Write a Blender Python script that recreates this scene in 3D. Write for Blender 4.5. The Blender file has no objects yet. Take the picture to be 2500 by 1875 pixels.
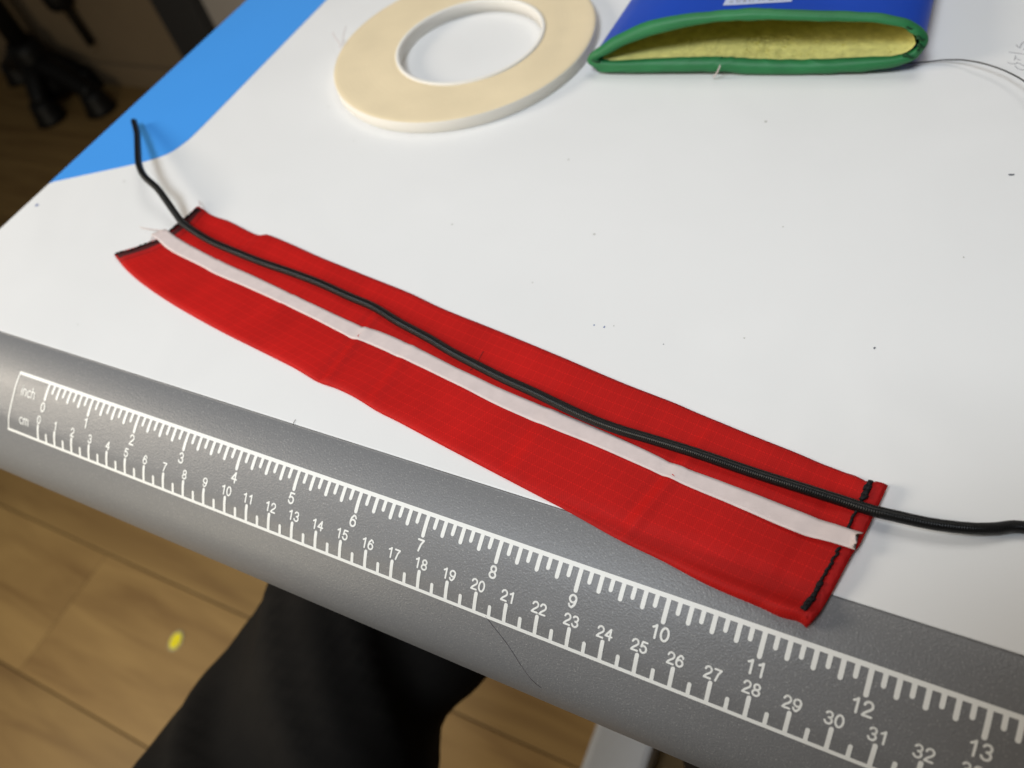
import bpy, bmesh, math, random, json
from mathutils import Vector, Matrix, noise
random.seed(7)
S = 0.01            # all plans below are in centimetres
TZ = 72.0           # height of the table top above the floor
scene = bpy.context.scene
C = scene.collection
def W(x, y, z): return Vector((x*S, y*S, (z+TZ)*S))

# ------------------------------------------------------------ camera
R = ((0.89204443, 0.40863791, -0.19305906), (0.22710404, -0.77461952, -0.59024431), (-0.39074352, 0.48267966, -0.78379835))
cam_d = bpy.data.cameras.new('camera'); cam = bpy.data.objects.new('camera', cam_d); C.objects.link(cam)
m = Matrix.Identity(4)
for i in range(3):
    m[i][0] = R[0][i]; m[i][1] = -R[1][i]; m[i][2] = -R[2][i]
m.translation = W(28.41378, -8.61462, 20.08665)
cam.matrix_world = m
cam_d.sensor_width = 36; cam_d.lens = 1871.97/2500*36
cam_d.clip_start = 0.01; cam_d.clip_end = 50
cam_d.dof.use_dof = True; cam_d.dof.focus_distance = 0.232; cam_d.dof.aperture_fstop = 10.0
scene.camera = cam
# ------------------------------------------------------------ light
w = bpy.data.worlds.new('World'); scene.world = w; w.use_nodes = True
bg = w.node_tree.nodes['Background']; bg.inputs[0].default_value = (1.0, 0.92, 0.80, 1); bg.inputs[1].default_value = 0.055
def area(name, loc, aim, size, power, col, sy=None):
    l = bpy.data.lights.new(name, 'AREA'); l.size = size*S; l.energy = power; l.color = col
    if sy: l.shape = 'RECTANGLE'; l.size_y = sy*S
    o = bpy.data.objects.new(name, l); C.objects.link(o); o.location = W(*loc)
    o.rotation_euler = (W(*aim)-W(*loc)).to_track_quat('-Z', 'Y').to_euler()
    return o
area('lamp_left', (-105, -48, 62), (8, 6, 0), 42, 5.6, (1.0, 0.89, 0.74)).data.spread = math.radians(125)
area('ceiling_panel', (22, 75, 130), (20, 18, 0), 60, 1.8, (1.0, 0.97, 0.92), 60).data.spread = math.radians(110)
area('ceiling_lamp', (3, -60, 120), (12, 12, 0), 40, 4.5, (0.90, 0.98, 1.06)).data.spread = math.radians(112)
area('floor_fill', (-40, -100, -2), (-48, -25, -72), 40, 7.5, (1.0, 0.87, 0.64))  # added fill that brightens the floor only, no known lamp
vs = scene.view_settings; vs.view_transform = 'Standard'; vs.look = 'None'; vs.exposure = 0; vs.gamma = 1
try: scene.cycles.use_denoising = True
except Exception: pass

# ------------------------------------------------------------ helpers
def link(name, me, mat=None, parent=None, **kw):
    o = bpy.data.objects.new(name, me); C.objects.link(o)
    if mat is not None and me is not None and not me.materials: me.materials.append(mat)
    if parent is not None:
        o.parent = parent
        if 'loc' not in kw: o.matrix_parent_inverse = Matrix.Translation(-parent_world(parent))
    if 'loc' in kw: o.location = kw.pop('loc')
    for k, v in kw.items(): o[k] = v
    return o
def parent_world(p):
    v = Vector(p.location)
    q = p
    while q.parent is not None:
        v = q.matrix_parent_inverse.translation + v
        q = q.parent; v = v + Vector(q.location)
    return v
def thing(name, label, cat, loc, group=None, kind=None):
    o = bpy.data.objects.new(name, None); C.objects.link(o); o.location = loc; o.empty_display_size = 0.02
    o['label'] = label; o['category'] = cat
    if group: o['group'] = group
    if kind: o['kind'] = kind
    return o
def mesh(name, verts, faces, smooth=True, uvs=None):
    me = bpy.data.meshes.new(name); me.from_pydata([tuple(v) for v in verts], [], faces)
    if smooth: me.polygons.foreach_set('use_smooth', [True]*len(me.polygons))
    if uvs is not None:
        l = me.uv_layers.new(name='UVMap')
        for lp in me.loops: l.data[lp.index].uv = uvs[lp.vertex_index]
    me.update(); return me
def box_mesh(name, a, b, bev=0.0):
    bm = bmesh.new(); bmesh.ops.create_cube(bm, size=1)
    a = W(*a); b = W(*b)
    for v in bm.verts:
        v.co = Vector([(a[i]+b[i])/2+v.co[i]*abs(b[i]-a[i]) for i in range(3)])
    if bev: bmesh.ops.bevel(bm, geom=bm.edges[:], offset=bev*S, segments=2, affect='EDGES', profile=.6)
    me = bpy.data.meshes.new(name); bm.to_mesh(me); bm.free(); return me
def catmull(P, n=6, closed=False):
    P = [Vector(p) for p in P]; N = len(P); out = []
    rng = range(N) if closed else range(N-1)
    for i in rng:
        g = (lambda k: P[k % N]) if closed else (lambda k: P[max(0, min(N-1, k))])
        a, b, c, d = g(i-1), g(i), g(i+1), g(i+2)
        for k in range(n):
            t = k/n
            out.append(.5*((2*b)+(-a+c)*t+(2*a-5*b+4*c-d)*t*t+(-a+3*b-3*c+d)*t**3))
    if not closed: out.append(P[-1])
    return out
def resample(P, n):
    P = [Vector(p) for p in P]; L = [0]
    for a, b in zip(P, P[1:]): L.append(L[-1]+(b-a).length)
    out = []; j = 0
    for i in range(n):
        t = L[-1]*i/(n-1)
        while j < len(L)-2 and L[j+1] < t: j += 1
        s = (t-L[j])/max(1e-9, L[j+1]-L[j]); out.append(P[j].lerp(P[j+1], s))
    return out
def tube(name, P, r, n=16, cap=True, closed=False, flat=1.0):
    """sweep a ring of radius r (number or function of index fraction) along P (cm)"""
    P = [Vector(p) for p in P]; N = len(P); vs_, fs, uv = [], [], []; acc = 0
    for i, p in enumerate(P):
        if closed: t = (P[(i+1) % N]-P[i-1]).normalized()
        else: t = (P[min(N-1, i+1)]-P[max(0, i-1)]).normalized()
        sdir = t.cross(Vector((0, 0, 1)))
        sdir = sdir.normalized() if sdir.length > 1e-4 else Vector((1, 0, 0))
        u = sdir.cross(t)
        if i: acc += (P[i]-P[i-1]).length
        for k in range(n):
            a = 2*math.pi*k/n; rr = r(i/max(1, N-1), a) if callable(r) else r
            q = p+sdir*math.cos(a)*rr+u*math.sin(a)*rr*flat
            vs_.append(W(*q)); uv.append((acc, k/n))
    rng = N if closed else N-1
    for i in range(rng):
        for k in range(n):
            a = i*n+k; b = i*n+(k+1) % n; j = ((i+1) % N)*n
            fs.append((a, b, j+(k+1) % n, j+k))
    if cap and not closed:
        fs.append(tuple(range(n-1, -1, -1))); fs.append(tuple((N-1)*n+k for k in range(n)))
    return mesh(name, vs_, fs, uvs=uv)
# ------------------------------------------------------------ materials
def mat(name, col, rough=.5, spec=.5, metal=0., nvar=0., nscale=20., bump=0., bscale=400., sheen=0.):
    m_ = bpy.data.materials.new(name); m_.use_nodes = True; nt = m_.node_tree; b = nt.nodes['Principled BSDF']
    b.inputs['Base Color'].default_value = (*col, 1); b.inputs['Roughness'].default_value = rough
    b.inputs['Specular IOR Level'].default_value = spec; b.inputs['Metallic'].default_value = metal
    if sheen: b.inputs['Sheen Weight'].default_value = sheen
    tc = nt.nodes.new('ShaderNodeTexCoord')
    if nvar:
        n = nt.nodes.new('ShaderNodeTexNoise'); n.inputs['Scale'].default_value = nscale; n.inputs['Detail'].default_value = 6
        nt.links.new(tc.outputs['Object'], n.inputs['Vector'])
        r = nt.nodes.new('ShaderNodeMapRange'); r.inputs['To Min'].default_value = 1-nvar; r.inputs['To Max'].default_value = 1+nvar
        r.inputs['From Min'].default_value = .3; r.inputs['From Max'].default_value = .7
        nt.links.new(n.outputs['Fac'], r.inputs['Value'])
        x = nt.nodes.new('ShaderNodeVectorMath'); x.operation = 'SCALE'; x.inputs[0].default_value = col
        nt.links.new(r.outputs[0], x.inputs['Scale']); nt.links.new(x.outputs[0], b.inputs['Base Color'])
    if bump:
        n2 = nt.nodes.new('ShaderNodeTexNoise'); n2.inputs['Scale'].default_value = bscale; n2.inputs['Detail'].default_value = 3
        nt.links.new(tc.outputs['Object'], n2.inputs['Vector'])
        bp = nt.nodes.new('ShaderNodeBump'); bp.inputs['Strength'].default_value = bump; bp.inputs['Distance'].default_value = .0003
        nt.links.new(n2.outputs['Fac'], bp.inputs['Height']); nt.links.new(bp.outputs[0], b.inputs['Normal'])
    return m_
def nodes(m_): return m_.node_tree, m_.node_tree.nodes['Principled BSDF']
M_white = mat('white_laminate', (.80, .80, .795), .40, .45, nvar=.022, nscale=7, bump=.06, bscale=900)
nt, b = nodes(M_white)
tc = nt.nodes.new('ShaderNodeTexCoord'); ns = nt.nodes.new('ShaderNodeTexNoise'); ns.inputs['Scale'].default_value = 14; ns.inputs['Detail'].default_value = 7; ns.inputs['Distortion'].default_value = 2.5
nt.links.new(tc.outputs['Object'], ns.inputs['Vector']); mr = nt.nodes.new('ShaderNodeMapRange'); mr.inputs['From Min'].default_value = .3; mr.inputs['From Max'].default_value = .7
mr.inputs['To Min'].default_value = .32; mr.inputs['To Max'].default_value = .52; nt.links.new(ns.outputs['Fac'], mr.inputs['Value']); nt.links.new(mr.outputs[0], b.inputs['Roughness'])
M_blue = mat('blue_laminate', (.06, .32, .84), .45, .4, nvar=.02, nscale=12)
M_print = mat('white_print', (.82, .82, .79), .5, .4)
M_grey = mat('grey_textured_plastic', (.19, .19, .195), .40, .5, bump=.5, bscale=1700)
nt, b = nodes(M_grey)          # fine pale flecks in the plastic
tc = nt.nodes.new('ShaderNodeTexCoord'); n = nt.nodes.new('ShaderNodeTexNoise'); n.inputs['Scale'].default_value = 2300; n.inputs['Detail'].default_value = 2
nt.links.new(tc.outputs['Object'], n.inputs['Vector'])
rp = nt.nodes.new('ShaderNodeValToRGB'); rp.color_ramp.elements[0].position = .60; rp.color_ramp.elements[0].color = (.182, .183, .188, 1)
rp.color_ramp.elements[1].position = .74; rp.color_ramp.elements[1].color = (.33, .33, .32, 1)
nt.links.new(n.outputs['Fac'], rp.inputs[0]); nt.links.new(rp.outputs[0], b.inputs['Base Color'])
M_tan = mat('tan_tape_side', (.79, .66, .44), .55, .35, nvar=.05, nscale=35, bump=.3, bscale=700)
M_cream = mat('cream_tape', (.80, .76, .68), .6, .3)
M_core = mat('white_card_core', (.82, .79, .73), .55, .35)
M_cord = mat('black_braid', (.010, .010, .011), .34, .27)
nt, b = nodes(M_cord)          # braid: two crossing sets of diagonals
uvn = nt.nodes.new('ShaderNodeUVMap'); sp = nt.nodes.new('ShaderNodeSeparateXYZ'); nt.links.new(uvn.outputs[0], sp.inputs[0])
def mth(nt, op, a, b_=None, c=None):
    q = nt.nodes.new('ShaderNodeMath'); q.operation = op
    for i, v in enumerate((a, b_, c)):
        if v is None: continue
        if isinstance(v, (int, float)): q.inputs[i].default_value = v
        else: nt.links.new(v, q.inputs[i])
    return q.outputs[0]
u_ = mth(nt, 'MULTIPLY', sp.outputs[0], 100.0); v_ = mth(nt, 'MULTIPLY', sp.outputs[1], 2*math.pi*3)
hgt = mth(nt, 'MULTIPLY', mth(nt, 'ADD', mth(nt, 'SINE', mth(nt, 'ADD', u_, v_)), mth(nt, 'SINE', mth(nt, 'SUBTRACT', u_, v_))), .5)
bp = nt.nodes.new('ShaderNodeBump'); bp.inputs['Strength'].default_value = .36; bp.inputs['Distance'].default_value = .0002
nt.links.new(hgt, bp.inputs['Height']); nt.links.new(bp.outputs[0], b.inputs['Normal'])
rp = nt.nodes.new('ShaderNodeMapRange'); rp.inputs['From Min'].default_value = -1; rp.inputs['To Min'].default_value = .002; rp.inputs['To Max'].default_value = .009
nt.links.new(hgt, rp.inputs['Value'])
cmb = nt.nodes.new('ShaderNodeCombineColor')
for i in range(3): nt.links.new(rp.outputs[0], cmb.inputs[i])
nt.links.new(cmb.outputs[0], b.inputs['Base Color'])
M_thread = mat('black_thread', (.006, .005, .006), .7, .3)
M_red = mat('red_ripstop', (.50, .012, .010), .50, .15)
nt, b = nodes(M_red)           # plain weave with a raised ripstop grid, in strip coordinates (cm)
uvn = nt.nodes.new('ShaderNodeUVMap'); sp = nt.nodes.new('ShaderNodeSeparateXYZ'); nt.links.new(uvn.outputs[0], sp.inputs[0])
wv = mth(nt, 'MULTIPLY', mth(nt, 'SINE', mth(nt, 'MULTIPLY', sp.outputs[0], 78.0)), mth(nt, 'SINE', mth(nt, 'MULTIPLY', sp.outputs[1], 78.0)))
def ripline(src, per, wdt):
    fr = mth(nt, 'FRACT', mth(nt, 'DIVIDE', src, per))
    return mth(nt, 'LESS_THAN', mth(nt, 'ABSOLUTE', mth(nt, 'SUBTRACT', fr, .5)), wdt)
g1 = ripline(sp.outputs[1], .36, .055); g2 = ripline(sp.outputs[0], .36, .055)
dash = mth(nt, 'GREATER_THAN', mth(nt, 'SINE', mth(nt, 'MULTIPLY', sp.outputs[0], 55.0)), -.35)
g1d = mth(nt, 'MULTIPLY', g1, dash)
tc = nt.nodes.new('ShaderNodeTexCoord'); ns = nt.nodes.new('ShaderNodeTexNoise'); ns.inputs['Scale'].default_value = 45; ns.inputs['Detail'].default_value = 5
nt.links.new(tc.outputs['Object'], ns.inputs['Vector'])
fac = mth(nt, 'ADD', mth(nt, 'MULTIPLY', g1d, .20), mth(nt, 'MULTIPLY', g2, .09))
fac = mth(nt, 'ADD', fac, mth(nt, 'MULTIPLY', wv, .10)); fac = mth(nt, 'ADD', fac, mth(nt, 'MULTIPLY', ns.outputs['Fac'], .35)); bn = nt.nodes.new('ShaderNodeTexNoise'); bn.inputs['Scale'].default_value = 1.0; bn.inputs['Detail'].default_value = 3
bmp = nt.nodes.new('ShaderNodeMapping'); bmp.inputs['Scale'].default_value = (.9, .16, 1); nt.links.new(uvn.outputs[0], bmp.inputs['Vector']); nt.links.new(bmp.outputs[0], bn.inputs['Vector'])
fac = mth(nt, 'ADD', fac, mth(nt, 'MULTIPLY', bn.outputs['Fac'], .22)); fac = mth(nt, 'ADD', fac, .69)
xv = nt.nodes.new('ShaderNodeVectorMath'); xv.operation = 'SCALE'; xv.inputs[0].default_value = (.69, .0210, .0180)
nt.links.new(fac, xv.inputs['Scale']); nt.links.new(xv.outputs[0], b.inputs['Base Color'])
bp = nt.nodes.new('ShaderNodeBump'); bp.inputs['Strength'].default_value = .22; bp.inputs['Distance'].default_value = .0002
nt.links.new(mth(nt, 'ADD', wv, mth(nt, 'MULTIPLY', mth(nt, 'ADD', g1, g2), .8)), bp.inputs['Height']); nt.links.new(bp.outputs[0], b.inputs['Normal'])
tl = nt.nodes.new('ShaderNodeBsdfTranslucent'); nt.links.new(xv.outputs[0], tl.inputs['Color'])
mx = nt.nodes.new('ShaderNodeMixShader'); mx.inputs[0].default_value = .46; nt.links.new(b.outputs[0], mx.inputs[1]); nt.links.new(tl.outputs[0], mx.inputs[2])
nt.links.new(mx.outputs[0], nt.nodes['Material Output'].inputs['Surface'])   # thin nylon: what lies under it shows through
M_redin = mat('red_hem', (.37, .008, .008), .6, .15, nvar=.15, nscale=120, bump=.4, bscale=1500)
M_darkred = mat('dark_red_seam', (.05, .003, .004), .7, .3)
M_tapew = mat('translucent_white_tape', (.66, .56, .54), .5, .4, nvar=.05, nscale=260, bump=.15, bscale=900)
M_tapeend = mat('thick_white_tape_end', (.64, .56, .52), .55, .35, nvar=.05, nscale=200)
M_bvinyl = mat('blue_vinyl', (.006, .056, .42), .40, .18, nvar=.06, nscale=40, bump=.1, bscale=500)
M_green = mat('green_binding', (.020, .17, .055), .5, .4, nvar=.12, nscale=60, bump=.3, bscale=350)
M_dgreen = mat('dark_green_crease_shade', (.006, .05, .016), .6, .3)
M_fleece = mat('yellow_fleece', (.66, .62, .22), .95, .1, nvar=.14, nscale=260, bump=1.0, bscale=600)
M_labelw = mat('pale_blue_label', (.50, .56, .72), .5, .4)
M_ink = mat('grey_ink', (.16, .17, .19), .6, .3)
M_pencil = mat('pencil_line', (.42, .42, .43), .6, .3)
M_blueink = mat('blue_ink', (.12, .17, .36), .6, .3)
M_speck = mat('grey_speck', (.52, .51, .48), .8, .2)
M_wire = mat('dark_filament', (.05, .05, .05), .35, .5)
M_hair = mat('dark_hair', (.035, .02, .02), .6, .3)
M_fluff = mat('pale_fluff', (.62, .52, .50), .8, .2)
M_trouser = mat('black_cloth', (.0095, .0084, .0074), .85, .1, nvar=.1, nscale=60, bump=.2, bscale=900)
M_shoe = mat('black_shoe', (.012, .012, .012), .5, .4)
M_steel = mat('pale_grey_paint', (.36, .38, .42), .45, .4, nvar=.03, nscale=20)
M_yel = mat('yellow_paper', (.75, .66, .01), .6, .3)
M_rim = mat('pale_rim', (.36, .36, .22), .6, .3)
M_plinth = mat('black_plinth', (.012, .009, .006), .7, .2)
M_wall = mat('brown_panel', (.22, .165, .105), .7, .2, nvar=.12, nscale=3)
M_wallg = mat('grey_panel', (.42, .385, .35), .7, .2, nvar=.06, nscale=3)
M_upr = mat('charcoal_upright', (.035, .035, .036), .6, .3)
M_black = mat('black_plastic', (.004, .004, .004), .5, .3)
# oak floor planks: grain runs along x, colour differs plank to plank
M_floor = mat('oak_plank', (.30, .19, .09), .5, .35)
nt, b = nodes(M_floor)
tc = nt.nodes.new('ShaderNodeTexCoord'); oi = nt.nodes.new('ShaderNodeObjectInfo')
mp = nt.nodes.new('ShaderNodeMapping'); mp.inputs['Scale'].default_value = (2.2, 16, 16)
nt.links.new(tc.outputs['Object'], mp.inputs['Vector'])
ad = nt.nodes.new('ShaderNodeVectorMath'); ad.operation = 'ADD'; nt.links.new(mp.outputs[0], ad.inputs[0])
sc_ = nt.nodes.new('ShaderNodeVectorMath'); sc_.operation = 'SCALE'; sc_.inputs[0].default_value = (37, 23, 0); nt.links.new(oi.outputs['Random'], sc_.inputs['Scale'])
nt.links.new(sc_.outputs[0], ad.inputs[1])
ng = nt.nodes.new('ShaderNodeTexNoise'); ng.inputs['Scale'].default_value = 1.6; ng.inputs['Detail'].default_value = 4; ng.inputs['Distortion'].default_value = .8
nt.links.new(ad.outputs[0], ng.inputs['Vector'])
rp = nt.nodes.new('ShaderNodeValToRGB'); e = rp.color_ramp.elements
e[0].position = .30; e[0].color = (.18, .106, .038, 1); e[1].position = .68; e[1].color = (.28, .180, .068, 1)
e2 = rp.color_ramp.elements.new(.46); e2.color = (.23, .143, .053, 1)
nt.links.new(ng.outputs['Fac'], rp.inputs[0])
hv = nt.nodes.new('ShaderNodeHueSaturation'); nt.links.new(rp.outputs[0], hv.inputs['Color'])
mr = nt.nodes.new('ShaderNodeMapRange'); mr.inputs['To Min'].default_value = .88; mr.inputs['To Max'].default_value = 1.1
nt.links.new(oi.outputs['Random'], mr.inputs['Value']); nt.links.new(mr.outputs[0], hv.inputs['Value']); nt.links.new(hv.outputs[0], b.inputs['Base Color'])

# outlines measured on the real surfaces, in cm (x along the ruler, y into the table, z up)
DATA = '''{"TOP":[[-0.002,8.79,0.13],[0.792,8.55,0.13],[1.352,8.416,0.13],[2.128,8.335,0.13],[2.988,8.13,0.13],[3.926,7.905,0.13],[4.448,7.88,0.13],[4.705,7.984,0.13],[6.1,7.742,0.13],[7.926,7.361,0.13],[9.607,7.07,0.13],[11.204,6.796,0.13],[12.814,6.519,0.13],[14.476,6.142,0.13],[17.148,5.686,0.13],[19.603,5.24,0.13],[21.861,4.804,0.13],[23.663,4.525,0.13],[24.468,4.363,0.13],[26.027,4.084,0.13],[27.516,3.836,0.13],[28.357,3.671,0.13],[29.078,3.58,0.13],[29.467,3.44,0.13],[29.558,3.427,0.13],[29.773,3.52,0.13],[30.007,3.45,0.13]],"BOT":[[-2.104,5.118,0.13],[-1.651,4.891,0.13],[-0.836,4.526,0.13],[0.631,4.026,0.13],[2.901,3.431,0.13],[5.845,2.827,0.13],[8.442,2.395,0.13],[10.294,2.087,0.13],[11.499,1.812,0.13],[12.456,1.754,0.13],[13.383,1.6,0.13],[14.368,1.356,0.13],[15.368,1.19,0.13],[17.282,0.828,0.13],[19.621,0.401,0.13],[21.907,-0.013,0.129],[23.639,-0.363,0.101],[24.985,-0.55,0.075],[26.275,-0.779,0.033],[27.611,-0.901,0.006],[28.218,-0.991,-0.015],[28.563,-0.971,-0.011],[28.687,-0.96,-0.008],[28.885,-1.069,-0.035]],"LEFT":[[-0.002,8.79,0.13],[0.004,7.733,0.13],[-0.195,6.997,0.13],[-0.497,6.446,0.13],[-0.898,5.993,0.13],[-1.385,5.617,0.13],[-2.104,5.118,0.13]],"RIGHT":[[30.007,3.45,0.13],[29.836,2.528,0.13],[29.632,1.431,0.13],[29.515,1.199,0.13],[29.247,-0.036,0.128],[29.1,-0.587,0.069],[28.885,-1.069,-0.035]],"TT":[[-0.655,6.906,0.13],[-0.385,7.004,0.13],[0.394,6.741,0.13],[3.228,6.083,0.13],[6.074,5.58,0.13],[8.74,5.05,0.13],[11.174,4.593,0.13],[12.07,4.46,0.13],[12.572,4.461,0.13],[14.271,4.196,0.13],[16.333,3.751,0.13],[18.221,3.393,0.13],[19.95,3.137,0.13],[21.572,2.899,0.13],[23.117,2.625,0.13],[24.492,2.363,0.13],[25.831,2.236,0.13],[27.114,2.07,0.13],[28.335,1.89,0.13],[29.032,1.808,0.13],[29.559,1.753,0.13]],"TB":[[-0.953,6.542,0.13],[-0.351,6.332,0.13],[0.708,5.957,0.13],[2.818,5.538,0.13],[3.857,5.3,0.13],[5.514,5.06,0.13],[7.475,4.727,0.13],[10.007,4.246,0.13],[11.846,3.847,0.13],[12.368,3.842,0.13],[14.587,3.493,0.13],[16.669,3.095,0.13],[18.54,2.711,0.13],[20.24,2.456,0.13],[21.816,2.267,0.13],[23.717,1.979,0.13],[25.246,1.743,0.13],[25.996,1.643,0.13],[26.853,1.5,0.13],[28.08,1.294,0.13],[29.064,1.257,0.13],[29.548,1.208,0.13]],"CORD":[[-8.426,13.552,0.35],[-6.965,12.429,0.6],[-5.426,11.081,0.9],[-3.938,9.772,1.15],[-2.862,9.037,1.2],[-1.681,8.547,1.1],[-0.898,8.123,0.9],[-0.059,7.642,0.6],[0.64,7.308,0.42],[2.305,6.859,0.33],[3.827,6.557,0.33],[5.648,6.313,0.33],[7.353,6.117,0.33],[9.003,5.896,0.33],[10.638,5.582,0.33],[11.936,5.355,0.33],[13.281,4.942,0.33],[14.75,4.581,0.33],[15.834,4.256,0.33],[16.845,4.003,0.33],[18.115,3.717,0.33],[19.302,3.499,0.33],[20.458,3.239,0.33],[21.542,3.04,0.33],[22.553,2.926,0.33],[23.503,2.891,0.33],[24.931,2.807,0.33],[26.536,2.703,0.33],[27.768,2.613,0.33],[28.938,2.549,0.33],[29.686,2.474,0.38],[30.242,2.472,0.42],[31.157,2.543,0.4],[32.04,2.745,0.34],[32.619,2.988,0.26],[33.222,3.266,0.2]],"ST":[[29.554,3.374,0.13],[29.528,3.073,0.13],[29.482,2.797,0.13],[29.428,2.581,0.13],[29.393,2.37,0.13],[29.329,2.099,0.13],[29.309,1.815,0.13],[29.24,1.48,0.13],[29.184,1.211,0.13],[29.092,0.741,0.13],[29.004,0.453,0.13],[28.934,0.088,0.13],[28.869,-0.204,0.117],[28.779,-0.531,0.078],[28.692,-0.771,0.034]],"STL1":[[0.261,8.537,0.13],[0.17,8.155,0.13],[0.058,7.744,0.13],[0.016,7.434,0.13],[-0.11,7.135,0.13],[-0.165,6.933,0.13]],"STL2":[[-1.922,5.071,0.13],[-1.657,5.264,0.13],[-1.288,5.428,0.13],[-0.953,5.769,0.13],[-0.597,6.088,0.13],[-0.269,6.295,0.13]],"BLUE":[[-10.405,8.582,0.0],[-8.403,9.664,0.0],[-6.249,10.826,0.0],[-5.249,11.473,0.0],[-4.705,12.043,0.0],[-4.475,12.621,0.0],[-4.334,13.432,0.0],[-4.309,15.312,0.0],[-4.273,26.503,0.0]],"DOTS":[[-9.6,7.03,0.0],[20.143,6.884,0.0],[20.509,6.893,0.0],[20.811,7.029,0.0],[22.671,6.696,0.0],[31.853,17.155,0.0],[23.033,18.852,0.0],[15.843,15.132,0.0],[12.63,10.416,0.0],[18.526,11.137,0.0],[15.318,0.844,0.0],[28.897,8.263,0.0],[25.077,7.626,0.0],[25.067,12.976,0.0],[-5.758,9.592,0.0],[6.562,6.792,0.0],[17.198,8.225,0.0]],"SCR":[[[31.361,25.205,0.0],[31.409,25.09,0.0],[31.474,24.997,0.0],[31.524,24.982,0.0]],[[31.512,25.001,0.0],[31.518,25.18,0.0],[31.556,25.323,0.0],[31.62,25.429,0.0],[31.703,25.558,0.0]],[[31.638,24.875,0.0],[31.687,24.998,0.0],[31.735,25.122,0.0]],[[31.153,24.649,0.0],[31.389,24.607,0.0],[31.525,24.589,0.0],[31.686,24.536,0.0],[31.841,24.467,0.0]],[[31.384,24.419,0.0],[31.406,24.266,0.0],[31.368,24.146,0.0]],[[31.468,24.214,0.0],[31.52,24.162,0.0],[31.578,24.149,0.0]],[[31.155,23.93,0.0],[31.295,23.861,0.0],[31.446,23.885,0.0],[31.488,23.966,0.0]],[[31.509,23.93,0.0],[31.619,23.866,0.0],[31.746,23.748,0.0],[31.842,23.664,0.0]],[[31.43,23.731,0.0],[31.53,23.553,0.0],[31.648,23.491,0.0],[31.765,23.493,0.0],[31.869,23.554,0.0]]],"WIRE":[[26.631,23.143,0.05],[27.157,23.26,0.06],[27.675,23.377,0.08],[27.981,23.42,0.1],[28.376,23.507,0.12],[28.862,23.622,0.15],[29.254,23.569,0.22],[29.646,23.454,0.3],[30.136,23.194,0.4],[30.63,22.904,0.45],[31.119,22.528,0.5],[31.717,21.832,0.6],[32.551,20.586,0.7]],"HAIRF":[[[16.891,4.7,0.15],[16.886,4.502,0.15],[16.902,4.338,0.15],[16.908,4.247,0.15]],[[16.882,4.019,0.15],[16.854,3.882,0.15],[16.801,3.794,0.15]]],"HAIRG":[[20.374,-3.291,-1.672],[20.803,-3.501,-1.93],[21.24,-3.724,-2.239],[21.609,-3.961,-2.623],[21.998,-4.17,-3.099],[22.326,-4.244,-3.341]],"HAIRT":[[11.65,0.175,0.0],[11.651,0.069,0.0],[11.682,-0.028,0.0]],"GDOT":[[10.297,-0.236,-0.008]],"FRAY":[[[-2.084,6.909,0.15],[-1.422,6.879,0.15],[-0.904,6.884,0.15],[-0.457,6.874,0.15]],[[-0.993,6.431,0.15],[-0.751,6.566,0.15],[-0.508,6.728,0.15]],[[-0.234,9.121,0.15],[-0.006,8.939,0.15],[0.263,8.767,0.15]],[[-0.924,6.125,0.15],[-0.719,6.385,0.15],[-0.433,6.556,0.15]],[[-0.352,6.843,0.15],[-0.228,7.141,0.15],[-0.185,7.477,0.15]]],"GO":[[14.36,21.22,0.5],[14.6,21.38,0.98],[15.61,21.74,1.6],[17.12,22.11,2.17],[19.09,22.43,2.43],[21.55,22.75,2.49],[23.92,22.99,2.39],[25.81,23.19,2.28],[26.94,23.27,2.1],[27.65,23.27,1.84],[28.05,23.21,1.52],[28.2,23.12,1.2],[28.1,23.01,0.87],[27.69,22.81,0.44],[26.63,22.6,0.18],[24.33,22.28,0.03],[21.88,21.98,0.0],[20.16,21.81,0.11],[17.5,21.48,0.09],[15.17,21.2,0.09],[14.69,21.18,0.2]],"GI":[[15.16,21.38,0.66],[15.35,21.46,0.82],[16.53,21.77,1.35],[18.28,22.12,1.77],[19.97,22.41,2.03],[21.6,22.62,2.1],[23.99,22.87,1.99],[25.88,23.08,1.93],[27.03,23.15,1.71],[27.36,23.13,1.52],[27.58,23.11,1.38],[27.66,23.07,1.23],[27.69,23.02,1.06],[27.25,22.87,0.77],[26.15,22.71,0.67],[23.43,22.36,0.61],[21.79,22.18,0.66],[20.1,22.01,0.75],[17.47,21.67,0.69],[15.63,21.41,0.58],[15.26,21.36,0.56]]}'''
D = json.loads(DATA)
# ------------------------------------------------------------ setting: floor of planks
sub = link('floor', box_mesh('floor', (-420, -160, -75), (260, 125, -72.35)), mat('joint_brown', (.12, .078, .036), .8, .2)); sub['kind'] = 'structure'  # brown substrate showing in the plank joints
PW, PL = 18.35, 242.0
pm = box_mesh('plank', (-PL/2+.04, -PW/2+.10, -73.2+.002), (PL/2-.04, PW/2-.10, -72.0), bev=.06)
pm.transform(Matrix.Translation(-W(0, 0, -72))); pm.materials.append(M_floor)
row = 0; y = -16.1+PW/2-7*PW
while y < 118:
    off = (row*47.3) % PL + (62.5 if row == 7 else 0)
    x = -400+off
    if row == 7: x = -63.5+PL/2-3*PL
    while x < 190:
        o = link('plank', pm, None, sub, loc=W(x, y, -72.0)); x += PL
    y += PW; row += 1
wall = link('wall', box_mesh('wall', (-420, 109, -72), (-128.5, 112, 140)), M_wall); wall['kind'] = 'structure'
o = link('wall_panel', box_mesh('wall_panel', (-116, 109, -72), (260, 112, 140)), M_wallg, wall, label='lighter grey panel of the wall')
o = link('baseboard', box_mesh('baseboard', (-420, 107.6, -72), (-128.5, 109, -66), .2), M_wall, wall)
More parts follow.
